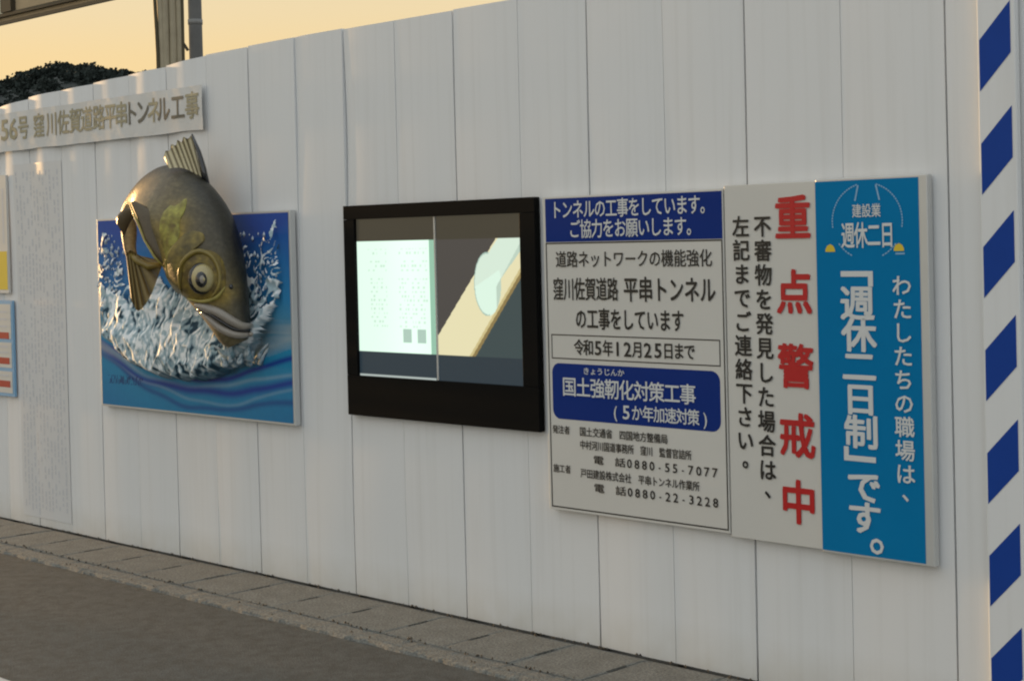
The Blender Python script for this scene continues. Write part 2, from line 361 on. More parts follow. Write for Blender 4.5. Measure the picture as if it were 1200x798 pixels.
# ------------------------------------------------------------------ hoarding fence
seams = [-2.70, -3.148, -3.61, -4.079, -4.518, -4.964, -5.40, -5.85, -6.29, -6.71, -7.13, -7.554, -7.967, -8.388] + [-8.388 - .42 * k for k in range(1, 14)]
right = [-2.70 + .43 * k for k in range(1, 9)]
seams = sorted(right[::-1] + seams)
fence = empty("hoarding_fence", (-8, 0, 0), label="tall white steel panel hoarding with vertical seams carrying all the boards", cat="fence")
def topz(x):
    pts = [(-14, 2.70), (-10.47, 2.86), (-10, 2.90), (-9.2, 2.925), (-8.4, 2.955), (-7.98, 2.985), (-7.0, 3.0), (3, 3.0)]
    for (a, za), (b, zb) in zip(pts, pts[1:]):
        if a <= x <= b: return za + (zb - za) * (x - a) / (b - a)
    return 2.7
def fence_y(x, z, k, uu):
    """front face of a panel: gentle oil-canning, a few sprung edges; k panel index, uu 0..1 across it"""
    y = .0055 * noise.noise(Vector((x * 1.5, z * .9, 3.7))) + .0012 * noise.noise(Vector((x * 3.1, z * 1.6, k * 1.9)))
    y += -.0012 * math.sin(math.pi * uu)                          # shallow pan
    hi = max(0, min(1, (z - 1.8) / .9)); hi = hi * hi * (3 - 2 * hi)
    if x < -7.97:
        amp = .012 + .010 * (noise.noise(Vector((k * 5.3, 0, 1))) + .4)
        y -= amp * .95 * math.sin(math.pi * uu) ** 1.5 * hi                   # bulged near the top
    if k in CURL:
        a, zc, zw = CURL[k]
        y += a * math.exp(-((z - zc) / zw) ** 2) * math.exp(-uu / .10)
    return y
CURL = {}
def add_curl(xl, a, zc, zw):
    for i, s_ in enumerate(seams):
        if abs(s_ - xl) < .05: CURL[i] = (a, zc, zw)
add_curl(-7.13, .012, 2.6, .55); add_curl(-6.71, .018, 2.45, .5); add_curl(-7.554, .005, 2.3, .4); add_curl(-6.29, .003, 2.6, .3)
NU, NZ = 12, 26
for k in range(len(seams) - 1):
    x0, x1 = seams[k], seams[k + 1]; gl = .0035 if k % 2 else .0012
    if -7.2 < x0 < -2.9 and k % 2 == 0: gl = .0012
    xa, xb = x0 + gl, x1 - (.0012 if k % 2 else .0035)
    zt = topz((x0 + x1) / 2) + random.uniform(-.004, .004); sl_ = (topz(x1) - topz(x0)) * .7
    V = []; F = []
    for j in range(NZ + 1):
        for i in range(NU + 1):
            uu = i / NU; x = xa + (xb - xa) * uu; z = (zt + sl_ * (uu - .5)) * j / NZ
            if i in (0, NU): x += (.0022 * noise.noise(Vector((k * 7.7, z * 1.1, 2))) + .001) * (1 if i == 0 else -1) * (gl > .002 if i == 0 else gl < .002)
            V.append((x, fence_y(x, z, k, uu), z))
    W_ = NU + 1
    for j in range(NZ):
        for i in range(NU): F.append((j * W_ + i, j * W_ + i + 1, (j + 1) * W_ + i + 1, (j + 1) * W_ + i))
    # returns at both sides and the top
    b = len(V)
    for j in range(NZ + 1): V.append((xa, .034, V[j * W_][2])); V.append((xb, .034, V[j * W_ + NU][2]))
    for j in range(NZ):
        F.append((j * W_, (j + 1) * W_, b + 2 * (j + 1), b + 2 * j)); F.append((b + 2 * j + 1, b + 2 * (j + 1) + 1, (j + 1) * W_ + NU, j * W_ + NU))
    top = [NZ * W_ + i for i in range(W_)] + [b + 2 * NZ + 1, b + 2 * NZ]; F.append(tuple(top))
    F.append((b, b + 2 * NZ, b + 2 * NZ + 1, b + 1))
    o = meshobj("panel", V, F, M['panel'], None)
    me = o.data
    for p in me.polygons: p.use_smooth = p.index < NU * NZ
    for e in me.edges:
        pass
    me.set_sharp_from_angle(angle=R(40))
    o.parent = fence; o.matrix_parent_inverse = Matrix.Translation((8, 0, 0))
def fchild(o): o.parent = fence; o.matrix_parent_inverse = Matrix.Translation((8, 0, 0)); return o
for k in range(1, len(seams) - 1):
    x = seams[k]; fchild(MB().box(x - .03, x + .03, .0355, .085, -.015, topz(x) - .08).build("post", M['steel']))  # backing added behind each seam to stop sky light leaking through
for z in (.35, 1.5, 2.55):
    fchild(MB().box(seams[0], seams[-1], .087, .135, z, z + .05).build("rail", M['steel']))

# corner post with blue striped tape
post = empty("striped_post", (-2.92, -.012, 0), label="white post cover with slanting blue tape stripes at the right end of the hoarding", cat="post")
MB().box(-.075, .075, -.03, .002, -.005, 3.02).build("post_cover", M['panel'], post, bevel=.004)
for k in range(-1, 7):
    zb = 2.554 - .378 * (k)
    if zb - .19 < 0.02 or zb + .14 > 3.0: continue
    MB().poly([(-.066, zb - .187), (.058, zb - .187 + .132), (.058, zb + .132), (-.066, zb)], -.0315).build("stripe", M['tape'], post)

# ------------------------------------------------------------------ sign 1: notice of tunnel works
def board(root, x0, x1, z0, z1, y0, y1, m, name="board", bevel=.002): return MB().box(x0, x1, y0, y1, z0, z1).build(name, m, root, bevel=bevel)
YF = -.044
s1 = empty("construction_notice_sign", (-4.70, 0, .61), label="white board with navy heading and navy rounded box of Japanese notices, right of the screen", cat="sign")
def L(o, root): o.parent = root; o.matrix_parent_inverse = Matrix.Translation(-Vector(root.location)); return o
L(board(None, -5.222, -4.176, .612, 2.058, YF, -.012, M['board']), s1)
L(MB().poly([(-5.205, 1.849), (-4.180, 1.849), (-4.180, 2.049), (-5.205, 2.049)], YF - .001).build("header", M['navy']), s1)
L(outline(MB(), -5.207, -4.181, .624, 1.846, .006, YF - .0012).build("border_line", M['black']), s1)
t = Text(YF - .003)
t.row("トンネルの工事をしています。", -5.165, -4.225, 1.995, .088, .012, 1.05)
t.row("ご協力をお願いします。", -5.055, -4.30, 1.905, .088, .012, 1.05)
t.build(M['white'], s1)
t = Text(YF - .003)
t.row("道路ネットワークの機能強化", -5.145, -4.235, 1.768, .078, .010)
t.row("窪川佐賀道路", -5.165, -4.765, 1.632, .108, .016)
t.row("平串トンネル", -4.735, -4.22, 1.632, .115, .02)
t.row("の工事をしています", -5.03, -4.395, 1.498, .100, .02)
t.row("令和5年12月25日まで", -5.04, -4.34, 1.368, .075, .018, 1.1)
t.row("発注者", -5.19, -5.08, .985, .040, .012)
t.row("国土交通省　四国地方整備局", -5.02, -4.50, .985, .044, .012)
t.row("中村河川国道事務所　窪川　監督官詰所", -5.02, -4.37, .925, .044, .012)
t.row("電　話　", -4.94, -4.68, .862, .042, .010)
t.row("0880-55-7077", -4.745, -4.225, .862, .046, .014, .95)
t.row("施工者", -5.19, -5.08, .805, .040, .012)
t.row("戸田建設株式会社 平串トンネル作業所", -5.02, -4.33, .795, .044, .012)
t.row("電　話　", -4.94, -4.68, .735, .042, .010)
t.row("0880-22-3228", -4.745, -4.225, .735, .046, .014, .95)
t.build(M['black'], s1)
L(outline(MB(), -5.185, -4.205, 1.312, 1.425, .005, YF - .0012).build("date_box", M['black']), s1)
L(MB().poly(rounded(-5.185, -4.21, 1.035, 1.292, .045), YF - .001).build("rounded_panel", M['navy']), s1)
t = Text(YF - .003)
t.row("きょうじんか", -4.99, -4.74, 1.262, .034, .012)
t.row("国土強靭化対策工事", -5.12, -4.34, 1.185, .092, .014, 1.05)
t.row("(5か年加速対策)", -4.83, -4.26, 1.088, .072, .014, 1.05)
t.build(M['white'], s1)

# ------------------------------------------------------------------ sign 2: security notice
s2 = empty("security_notice_sign", (-3.94, 0, .6), label="narrow white board with five big red characters, left of the teal sign", cat="sign")
L(board(None, -4.170, -3.714, .600, 2.070, YF + .003, -.012, M['board']), s2)
t = Text(YF - .001)
for ch, z in zip("重点警戒中", (1.925, 1.625, 1.325, 1.045, .775)): t.cut.append((len(t.v), len(t.f))); t.put(ch, -3.825, z, .178, .185, .03)
t.build(M['red'], s2)
t = Text(YF - .001)
t.colm("不審物を発見した場合は、", -3.975, 1.945, .745, .088, .024, .92)
t.colm("左記までご連絡下さい。", -4.085, 1.945, .86, .088, .024, .92)
t.build(M['black'], s2)

# ------------------------------------------------------------------ sign 3: teal holiday notice
s3 = empty("holiday_notice_sign", (-3.46, 0, .595), label="teal board with white vertical Japanese lettering and round emblem, at the right end", cat="sign")
L(board(None, -3.711, -3.209, .592, 2.076, YF - .004, -.012, M['alu'], "frame", .004), s3)
y3 = YF - .005
L(MB().poly([(-3.711, .602), (-3.246, .602), (-3.246, 2.066), (-3.711, 2.066)], y3).build("print", M['teal']), s3)
t = Text(y3 - .002)
t.colm("わたしたちの職場は、", -3.325, 1.70, .80, .088, .018, .92)
for ch, x, z, h_ in (("週", -3.525, 1.585, .140), ("休", -3.52, 1.462, .140), ("二", -3.522, 1.338, .135), ("日", -3.520, 1.210, .130), ("制", -3.518, 1.082, .135), ("で", -3.512, .868, .135), ("す", -3.512, .748, .135)):
    t.cut.append((len(t.v), len(t.f))); t.put(ch, x, z, .160, h_, .03)
t.cut.append((len(t.v), len(t.f))); t.put("。", -3.40, .695, .19, .19, .012)
t.row("週休二日", -3.59, -3.355, 1.850, .105, .020, 1.05)
t.row("建設業", -3.54, -3.41, 1.945, .055, .012, 1.0)
t.build(M['white'], s3)
br = MB()
br.poly([(-3.598, 1.690), (-3.452, 1.690), (-3.452, 1.712), (-3.598, 1.712)], y3 - .002).poly([(-3.474, 1.652), (-3.452, 1.652), (-3.452, 1.690), (-3.474, 1.690)], y3 - .002)
L(br.build("opening_bracket", M['white']), s3)
br = MB()
br.poly([(-3.600, .968), (-3.455, .968), (-3.455, .990), (-3.600, .990)], y3 - .002).poly([(-3.600, .990), (-3.578, .990), (-3.578, 1.024), (-3.600, 1.024)], y3 - .002)
L(br.build("closing_bracket", M['white']), s3)
em = MB()
cx, cz = -3.475, 1.905
def arc(mb, cx, cz, rx, rz, a0, a1, t_, y, n=14):
    for k in range(n):
        a, b = R(a0 + (a1 - a0) * k / n), R(a0 + (a1 - a0) * (k + .72) / n)
        mb.poly([(cx + rx * math.cos(a), cz + rz * math.sin(a)), (cx + (rx + t_) * math.cos(a), cz + (rz + t_) * math.sin(a)),
                 (cx + (rx + t_) * math.cos(b), cz + (rz + t_) * math.sin(b)), (cx + rx * math.cos(b), cz + rz * math.sin(b))][::-1], y)
arc(em, cx, cz, .155, .145, -10, 75, .005, y3 - .001, 20); arc(em, cx, cz, .155, .145, 105, 190, .005, y3 - .001, 20)
arc(em, cx, cz, .155, .145, -65, -35, .005, y3 - .001, 6); arc(em, cx, cz, .155, .145, 215, 245, .005, y3 - .001, 6)
for sx in (-1, 1): em.poly([(cx + sx * .04, 2.045), (cx + sx * .04 + .007, 2.045), (cx + sx * .055 + .007, 1.985), (cx + sx * .055, 1.985)][::-1], y3 - .001)
em.poly([(-3.35, 1.775), (-3.31, 1.775), (-3.31, 1.781), (-3.35, 1.781)], y3 - .001)
L(em.build("emblem_ring", M['ltblue']), s3)
hm = MB()
for hx in (-3.645, -3.335):
    hm.poly([(hx - .022, 1.788), (hx + .022, 1.788), (hx + .022, 1.798), (hx + .014, 1.812), (hx, 1.818), (hx - .014, 1.812), (hx - .022, 1.798)], y3 - .001)
L(hm.build("emblem_helmets", M['yellow']), s3)

# ------------------------------------------------------------------ display
tv = empty("digital_display", (-5.94, 0, .965), label="black cased digital screen showing a bright document page and a road model", cat="display")
X0, X1, Z0, Z1 = -6.684, -5.276, .962, 2.062; YD = -.045
SX0, SX1, SZ0, SZ1 = -6.597, -5.377, 1.172, 1.990
c = MB().box(X0, X1, -.025, -.006, Z0, Z1)
L(c.build("casing", M['casing'], bevel=.004), tv)
for nm, a in (("bezel", (X0, X1, SZ1, Z1)), ("bezel", (X0, X1, Z0, SZ0)), ("bezel", (X0, SX0, SZ0 + .001, SZ1 - .001)), ("bezel", (SX1, X1, SZ0 + .001, SZ1 - .001))):
    L(MB().box(a[0], a[1], YD, -.0255, a[2], a[3]).build(nm, M['casing'], bevel=.002), tv)
NXs, NZs = 300, 200
def scr(x, z):
    uu = (x - SX0) / (SX1 - SX0); ww = (z - SZ0) / (SZ1 - SZ0)
    if ww > .858: return (.038, .034, .024)
    if ww < .155:
        c = (.018, .03, .04) if uu < .93 or True else 0
        if ww < .012 and uu < .49: c = (.35, .4, .38)
        return c
    if uu < .505:
        b = .9 + .1 * math.exp(-((uu - .34) / .16) ** 2)
        c = [.74 * b, .97 * b, .81 * b]
        if abs(uu - .485) < .022: c = [.25, .45, .33]
        rows = (ww - .155) / .70
        ln = noise.noise(Vector((uu * 60, round(rows * 26), 2)))
        if ((.07 < uu < .19) or (.27 < uu < .45)) and .22 < rows < .93 and (rows * 26) % 1 < .45 and ln > .05 and noise.noise(Vector((0, round(rows * 26) * .7, 9))) > -.1:
            c = [q * .74 for q in c]
        for bx in (.315, .405):
            if abs(uu - bx) < .026 and .10 < rows < .215: c = [.36, .50, .42]
        return c
    # right half: road model
    c = (.052, .048, .045)
    if ww < .155 + .70 * (1.02 - (1 - uu) * 2.15 - .08) : c = (.035, .055, .058)
    # carriageway: from lower left to the portal upper right
    px = (uu - .505) / .495; pz = (ww - .155) / .70
    lo = (px - .44) * 1.25; up = .17 + px * 1.18
    if pz > lo and pz < up and pz >= 0: 
        c = (.66, .61, .38)
        if pz < lo + .05: c = (.22, .16, .06)
        elif pz < lo + .09: c = (.5, .42, .2)
    # tunnel portal and tube
    ang = math.hypot((px - .60) / .155, (pz - .62) / .27)
    tubez = .50 + (px - .60) * 1.05
    inside = ang < 1 or (px > .60 and tubez < pz < 1.0 and pz < .86 + (px - .60) * 1.1)
    if inside:
        c = (.56, .68, .57)
        if ang < 1 and pz < .62 + (px - .5) * .5: c = (.60, .76, .64)
        if px > .70 and pz < .60 + (px - .7) * 1.3: c = (.42, .53, .44)
        if abs(ang - 1) < .05 and px < .62: c = (.30, .42, .36)
    return c
V = []; F = []; Cc = []
for j in range(NZs + 1):
    for i in range(NXs + 1):
        x = SX0 + (SX1 - SX0) * i / NXs; z = SZ0 + (SZ1 - SZ0) * j / NZs
        V.append((x, -.028, z)); Cc.append(scr(x, z))
for j in range(NZs):
    for i in range(NXs): q = j * (NXs + 1) + i; F.append((q, q + 1, q + NXs + 2, q + NXs + 1))
so = L(meshobj("screen", V, F, M['screen'], cols=Cc), tv)
# a screen gives off its own picture
ms = M['screen']; bs = ms.node_tree.nodes["Principled BSDF"]
ms.node_tree.links.new(bs.inputs["Base Color"].links[0].from_socket, bs.inputs["Emission Color"]); bs.inputs["Emission Strength"].default_value = .5
ms.node_tree.links.remove(bs.inputs["Base Color"].links[0]); bs.inputs["Base Color"].default_value = (.01, .01, .01, 1)
L(MB().box(-5.990, -5.980, -.034, -.0285, SZ0 + .002, SZ1 - .002).build("reflection_line", M['alu']), tv)  # window-frame reflection on the glass, modelled as a thin pale strip

# ------------------------------------------------------------------ mural board with waves
mu = empty("mural_board", (-8.14, 0, .87), label="blue board painted with sea waves and a sculpted white water splash", cat="mural")
MX0, MX1, MZ0, MZ1 = -9.150, -7.138, .872, 2.055
L(board(None, MX0, MX1, MZ0, MZ1, -.050, -.012, M['alu'], "frame", .003), mu)
def lerp3(a, b, t): t = max(0, min(1, t)); return tuple(a[i] + (b[i] - a[i]) * t for i in range(3))
def mural(uu, ww):
    n1 = noise.noise(Vector((uu * 6, ww * 4, 0))); n2 = noise.noise(Vector((uu * 2, ww * 26, 3)))
    c = lerp3((.035, .27, .50), (.018, .075, .34), (ww - .45) * 1.9 + .3 * n1)      # sky blue to navy
    c = lerp3(c, (.10, .24, .32), max(0, 1 - abs(ww - .43) / .16) * .8)
    crest = .36 - .14 * math.sin(math.pi * min(1, max(0, uu)) ** .9) + .02 * n1   # sagging surface line
    if ww < crest + .10:
        c = lerp3(c, (.28, .37, .42), .8 * (1 - abs(ww - crest - .05) / .06) + .4 * n2)
    if ww < crest:
        d = crest - ww
        c = lerp3((.02, .25, .44), (.015, .17, .36), d * 3)
        for off, wd, cc, am in ((.035, .016, (.012, .035, .27), .95), (.075, .010, (.22, .36, .48), .6), (.10, .022, (.010, .032, .27), .9), (.135, .008, (.20, .34, .46), .5), (.165, .014, (.012, .03, .2), .6)):
            k = off * (.55 + 1.1 * uu) + .012 * math.sin(uu * 9 + off * 60)
            c = lerp3(c, cc, am * math.exp(-((d - k) / wd) ** 2))
        if uu < .25 and .01 < d < .08: c = lerp3(c, (.35, .4, .42), .7 * math.exp(-((d - .05) / .02) ** 2) * (1 - uu * 4))
    if .04 < uu < .24 and .115 < ww < .165 and noise.noise(Vector((uu * 160, round(ww * 60) * 1.3, 5))) > .02: c = lerp3(c, (.006, .02, .12), .7)
    if uu > .86 and .42 < ww < .49: c = lerp3(c, (.36, .4, .41), .5 + n2)
    return c
NXm, NZm = 240, 150; V = []; F = []; Cc = []
for j in range(NZm + 1):
    for i in range(NXm + 1):
        uu, ww = i / NXm, j / NZm
        V.append((MX0 + .014 + (MX1 - MX0 - .028) * uu, -.0512, MZ0 + .012 + (MZ1 - MZ0 - .024) * ww)); Cc.append(mural(uu, ww))
for j in range(NZm):
    for i in range(NXm): q = j * (NXm + 1) + i; F.append((q, q + 1, q + NXm + 2, q + NXm + 1))
L(meshobj("print", V, F, M['mural'], cols=Cc), mu)
# sculpted splash (relief): union of rising tongues of water round a bowl
import bisect
TOP = [(-9.12, 1.90), (-9.07, 1.97), (-9.02, 1.93), (-8.97, 1.80), (-8.90, 1.84), (-8.84, 1.66), (-8.7, 1.64), (-8.3, 1.64), (-7.9, 1.62), (-7.78, 1.72), (-7.70, 1.90), (-7.60, 1.93), (-7.52, 1.84), (-7.45, 1.80), (-7.38, 1.90), (-7.31, 2.00), (-7.25, 1.98), (-7.20, 1.7)]
BOT = [(-9.12, 1.62), (-9.0, 1.42), (-8.85, 1.27), (-8.65, 1.165), (-8.4, 1.10), (-8.1, 1.075), (-7.9, 1.09), (-7.7, 1.14), (-7.5, 1.21), (-7.36, 1.34), (-7.26, 1.5), (-7.20, 1.62)]
def interp(P, x):
    if x <= P[0][0]: return P[0][1]
    for (a, za), (b, zb) in zip(P, P[1:]):
        if x <= b: return za + (zb - za) * (x - a) / (b - a)
    return P[-1][1]
NXp, NZp = 330, 230; idx = {}; V = []; F = []; Cc = []
PX0, PX1, PZ0, PZ1 = -9.13, -7.17, 1.05, 2.03
def sheight(x, z):
    up = max(0, min(1, (z - 1.28) / .42))
    xo, zo = x, z
    x = x + (.020 + .022 * up) * noise.noise(Vector((xo * 16, zo * 9, 1))) + .006 * noise.noise(Vector((xo * 45, zo * 30, 4)))
    z = z + (.03 + .05 * up) * noise.noise(Vector((xo * 17, zo * 8, 9))) + .006 * noise.noise(Vector((xo * 45, zo * 30, 6)))
    tz, bz = interp(TOP, x), interp(BOT, x)
    m = min(z - bz, (tz - z) * .8, (x + 9.12) * .7, (-7.19 - x) * .7)
    if m <= 0: return None
    e = math.sqrt(max(0, min(1, m / .06)))
    a = math.atan2(zo - .60, (xo + 8.15) * .75); rr = math.hypot(zo - .60, (xo + 8.15) * .75)
    wob = noise.noise(Vector((xo * 6, zo * 6, 2))); wob2 = noise.noise(Vector((xo * 14, zo * 14, 8)))
    st = 1 - abs(noise.noise(Vector((a * 11 + wob * 1.6, rr * 4 + wob2, 0)))) * 2.4
    st2 = 1 - abs(noise.noise(Vector((a * 28 + wob * 3 + wob2, rr * 9, 7)))) * 2.4
    ln = .6 * noise.noise(Vector((a * 46 + wob2 * 2, rr * 13, 5))) + .5 * noise.noise(Vector((xo * 40, zo * 34, 5)))
    thin = max(0, min(1, (1.85 - z) / .5))
    big_ = 1 - abs(noise.noise(Vector((a * 4.2 + wob * 1.3, rr * 2.0, 20)))) * 2.6
    if abs(xo + 8.22) > .50 and zo > 1.38 and st2 < -.35 + 1.0 * up and m < .20 and ln < .25: return None
    h = e * (.02 + .13 * thin * math.exp(-((z - 1.2) / .35) ** 2)) + e * (.020 * big_ + .006 * st + .0015 * st2)
    return max(.002, h), st, st2, ln, m
for j in range(NZp + 1):
    for i in range(NXp + 1):
        x = PX0 + (PX1 - PX0) * i / NXp; z = PZ0 + (PZ1 - PZ0) * j / NZp
        q = sheight(x, z)
        if q is None: continue
        h, st, st2, ln, m = q
        idx[(i, j)] = len(V); V.append((x, -.052 - h, z))
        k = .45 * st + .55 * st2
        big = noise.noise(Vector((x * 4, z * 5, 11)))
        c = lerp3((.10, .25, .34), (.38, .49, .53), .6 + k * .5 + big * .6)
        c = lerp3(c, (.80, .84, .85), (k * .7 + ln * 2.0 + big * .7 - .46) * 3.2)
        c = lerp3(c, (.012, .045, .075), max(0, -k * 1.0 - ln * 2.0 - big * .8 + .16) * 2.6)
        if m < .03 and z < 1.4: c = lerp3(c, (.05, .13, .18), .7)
        Cc.append(c)
for j in range(NZp):
    for i in range(NXp):
        q = [(i, j), (i + 1, j), (i + 1, j + 1), (i, j + 1)]
        if all(k in idx for k in q): F.append(tuple(idx[k] for k in q))
L(meshobj("splash", V, F, M['splash'], smooth=True, cols=Cc), mu)
# flying droplets
V = []; F = []; Cc = []
for k in range(150):
    if random.random() < .5: x = random.gauss(-8.98, .07); z = random.uniform(1.45, 1.95)
    else: x = random.gauss(-7.47, .12); z = random.uniform(1.5, 1.98)
    if not MX0 + .03 < x < MX1 - .03: continue
    s_ = random.uniform(.004, .011); y = -.056 - random.uniform(0, .03); b = len(V)
    V += [(x - s_, y, z), (x + s_, y, z), (x, y - s_, z), (x, y + s_, z), (x, y, z - s_ * 1.6), (x, y, z + s_ * 1.9)]
    F += [tuple(b + i for i in q) for q in ((0, 2, 5), (2, 1, 5), (1, 3, 5), (3, 0, 5), (2, 0, 4), (1, 2, 4), (3, 1, 4), (0, 3, 4))]; Cc += [(.5, .56, .6)] * 6
d = L(meshobj("water_droplets", V, F, M['splash'], smooth=True, cols=Cc), mu); d["kind"] = "stuff"

# ------------------------------------------------------------------ fish sculpture
# local frame: drawing plane of the fish (a sideways view of it), units about 5 mm; depth grows towards the hoarding on the tail side
fish = empty("fish_sculpture", (-7.744, -.34, 1.817), R(56.503), label="large leaping dark olive fish sculpture bursting head down from the blue wave board", cat="sculpture")
fish.rotation_euler = (0, 0, R(56.503))
def base_t(dx): return -.0035 * dx            # lie back along the hoarding
def P(dx, dy, t=0.0, lay=True):
    if lay: t = t + base_t(dx)
    k = 1 + t / 9.286
    return Vector(((.004693 * dx - .000131 * dy) * k, t, (-.004788 * dy - .000124 * dx) * k))
OX, OY = 215, 300
ST = [((291, 398), (268, 408), .05, 0), ((295, 388), (258, 401), .09, 0), ((294, 370), (243, 380), .13, 0), ((292, 345), (222, 354), .17, 0), ((289, 315), (203, 336), .20, 0), ((283, 282), (190, 312), .22, 0),
      ((273, 253), (180, 288), .225, .01), ((259, 230), (170, 267), .22, .03), ((240, 210), (161, 256), .19, .06), ((216, 196), (155, 250), .16, .10), ((192, 195), (151, 249), .12, .15),
      ((170, 207), (152, 252), .09, .20), ((153, 226), (156, 257), .06, .25), ((143, 246), (160, 263), .05, .29), ((142, 268), (161, 274), .045, .31), ((145, 290), (160, 290), .035, .31), ((149, 304), (162, 302), .02, .30)]
def cr(a, b, c, d, t): return .5 * (2 * b + (c - a) * t + (2 * a - 5 * b + 4 * c - d) * t * t + (3 * b - a - 3 * c + d) * t ** 3)
rings = []
SUB = 9
for i in range(len(ST) - 1):
    q = [ST[max(0, i - 1)], ST[i], ST[i + 1], ST[min(len(ST) - 1, i + 2)]]
    for s_ in range(SUB + (i == len(ST) - 2)):
        t_ = s_ / SUB; fl = [[*k[0], *k[1], k[2], k[3]] for k in q]
        rings.append([cr(fl[0][m], fl[1][m], fl[2][m], fl[3][m], t_) for m in range(6)])
NR = 72; V = []; F = []; Cc = []
for ri, (rx, ry, lx, ly, th, tb) in enumerate(rings):
    cx, cy = (rx + lx) / 2 - OX, (ry + ly) / 2 - OY; ax, ay = (rx - lx) / 2, (ry - ly) / 2
    for k in range(NR):
        a = 2 * math.pi * k / NR; ca, sa = math.cos(a), math.sin(a)
        ex = math.copysign(abs(ca) ** .92, ca); ey = math.copysign(abs(sa) ** .88, sa)
        dx, dy = cx + ax * ex, cy + ay * ex
        # the lie of the whole section follows its centre, so the section stays round
        V.append(P(dx, dy, tb + base_t(cx) - th * ey - .0010 * ax * ex, lay=False))
        s_ = ri / (len(rings) - 1)
        X_, Y_ = dx + OX, dy + OY
        pw = noise.noise(Vector((dx * .07, dy * .07, 0))); pf = noise.noise(Vector((dx * .22, dy * .22, 5)))
        c = lerp3((.16, .13, .065), (.052, .047, .033), .45 + ca * .9 + .25 * pw)            # flank to back
        c = lerp3(c, (.075, .072, .066), .5 * math.exp(-((ca + .05) / .35) ** 2) * (s_ > .3))
        c = lerp3(c, (.016, .015, .009), (ca - .45) * 2.2)
        gold = math.exp(-(((X_ - 205) / 20) ** 2 + ((Y_ - 285) / 46) ** 2)) + math.exp(-(((X_ - 232) / 30) ** 2 + ((Y_ - 335) / 26) ** 2)) + .8 * math.exp(-(((X_ - 262) / 12) ** 2 + ((Y_ - 345) / 10) ** 2))
        c = lerp3(c, (.25, .175, .030), min(1, gold * (1.1 + .5 * pw)))
        if Y_ > 392: c = lerp3(c, (.14, .115, .06), .7)
        if s_ > .5: c = lerp3(c, (.36, .25, .11), (s_ - .5) * 3.2 * (1 - max(0, ca)))  # warm low-sun highlight on the tail half, put into the colour
        c = tuple(max(.008, q * (1 + .30 * pw + .30 * pf)) for q in c)
        Cc.append(c)
for i in range(len(rings) - 1):
    for k in range(NR): F.append((i * NR + k, i * NR + (k + 1) % NR, (i + 1) * NR + (k + 1) % NR, (i + 1) * NR + k))
F.append(tuple(range(NR))[::-1]); F.append(tuple((len(rings) - 1) * NR + k for k in range(NR)))
body = meshobj("body", V, F, M['fish'], fish, smooth=True, cols=Cc)
bvh = BVHTree.FromPolygons([tuple(v) for v in V], F)
def surf(x, y, up=0.0):
    """point on the near side of the body seen at drawing position x, y, raised by up"""
    a = P(x - OX, y - OY, -2, lay=False); b_ = P(x - OX, y - OY, 2, lay=False); dr = (b_ - a).normalized()
    h = bvh.ray_cast(a, dr)
    if h[0] is None:
        h = bvh.find_nearest(P(x - OX, y - OY, -.1)); t_ = h[0].y
        return P(x - OX, y - OY, t_ - up, lay=False)
    return h[0] - dr * up
def smooth_closed(pts, n):
    m = len(pts); out = []
    for k in range(n):
        s_ = k * m / n; i = int(s_); t_ = s_ - i; q = [pts[(i + d) % m] for d in (-1, 0, 1, 2)]
        out.append(tuple(cr(q[0][e], q[1][e], q[2][e], q[3][e], t_) for e in (0, 1)))
    return out
def smooth_open(pts, n):
    m = len(pts) - 1; out = []
    for k in range(n + 1):
        s_ = min(k * m / n, m - 1e-6); i = int(s_); t_ = s_ - i; q = [pts[max(0, min(m, i + d))] for d in (-1, 0, 1, 2)]
        out.append(tuple(cr(q[0][e], q[1][e], q[2][e], q[3][e], t_) for e in range(len(pts[0]))))
    return out
def drape(name, pts, up, m, col=None, rim=.25, n=56, rings_=12, wob=0):
    """a raised pad lying on the body, full height inside, rolled down at its rim; col is a pair of mottling colours"""
    B = smooth_closed(pts, n); cx = sum(p[0] for p in B) / n; cy = sum(p[1] for p in B) / n
    V = [surf(cx, cy, up)]; F = []
    for k in range(1, rings_ + 1):
        s_ = k / rings_; hh = up * min(1, math.sqrt(max(0, (1 - s_)) / rim)) - .004 * (k == rings_)
        for b_ in B:
            x, y = cx + (b_[0] - cx) * s_, cy + (b_[1] - cy) * s_
            V.append(surf(x, y, hh + wob * noise.noise(Vector((x * .25, y * .12, 0))) * (1 - s_)))
    for k in range(n): F.append((0, 1 + k, 1 + (k + 1) % n))
    for q in range(rings_ - 1):
        for k in range(n): a = 1 + q * n; F.append((a + k, a + n + k, a + n + (k + 1) % n, a + (k + 1) % n))
    cols = [lerp3(col[0], col[1], .5 + 1.3 * noise.noise(Vector((q.x * 14, q.z * 14, 3))) + .8 * noise.noise(Vector((q.x * 45, q.z * 45, 7)))) for q in V] if col else None
    return meshobj(name, V, [q[::-1] for q in F], m, fish, smooth=True, cols=cols)
def ridge(name, pts, m, parent=None, up=0.0, n=28):
    """a rounded roll along a line on the body; points are x, y, radius in metres"""
    Q = smooth_open(pts, n); return MB().tube([surf(q[0], q[1], up) for q in Q], [q[2] for q in Q], 12).build(name, m, parent or fish, smooth=True)
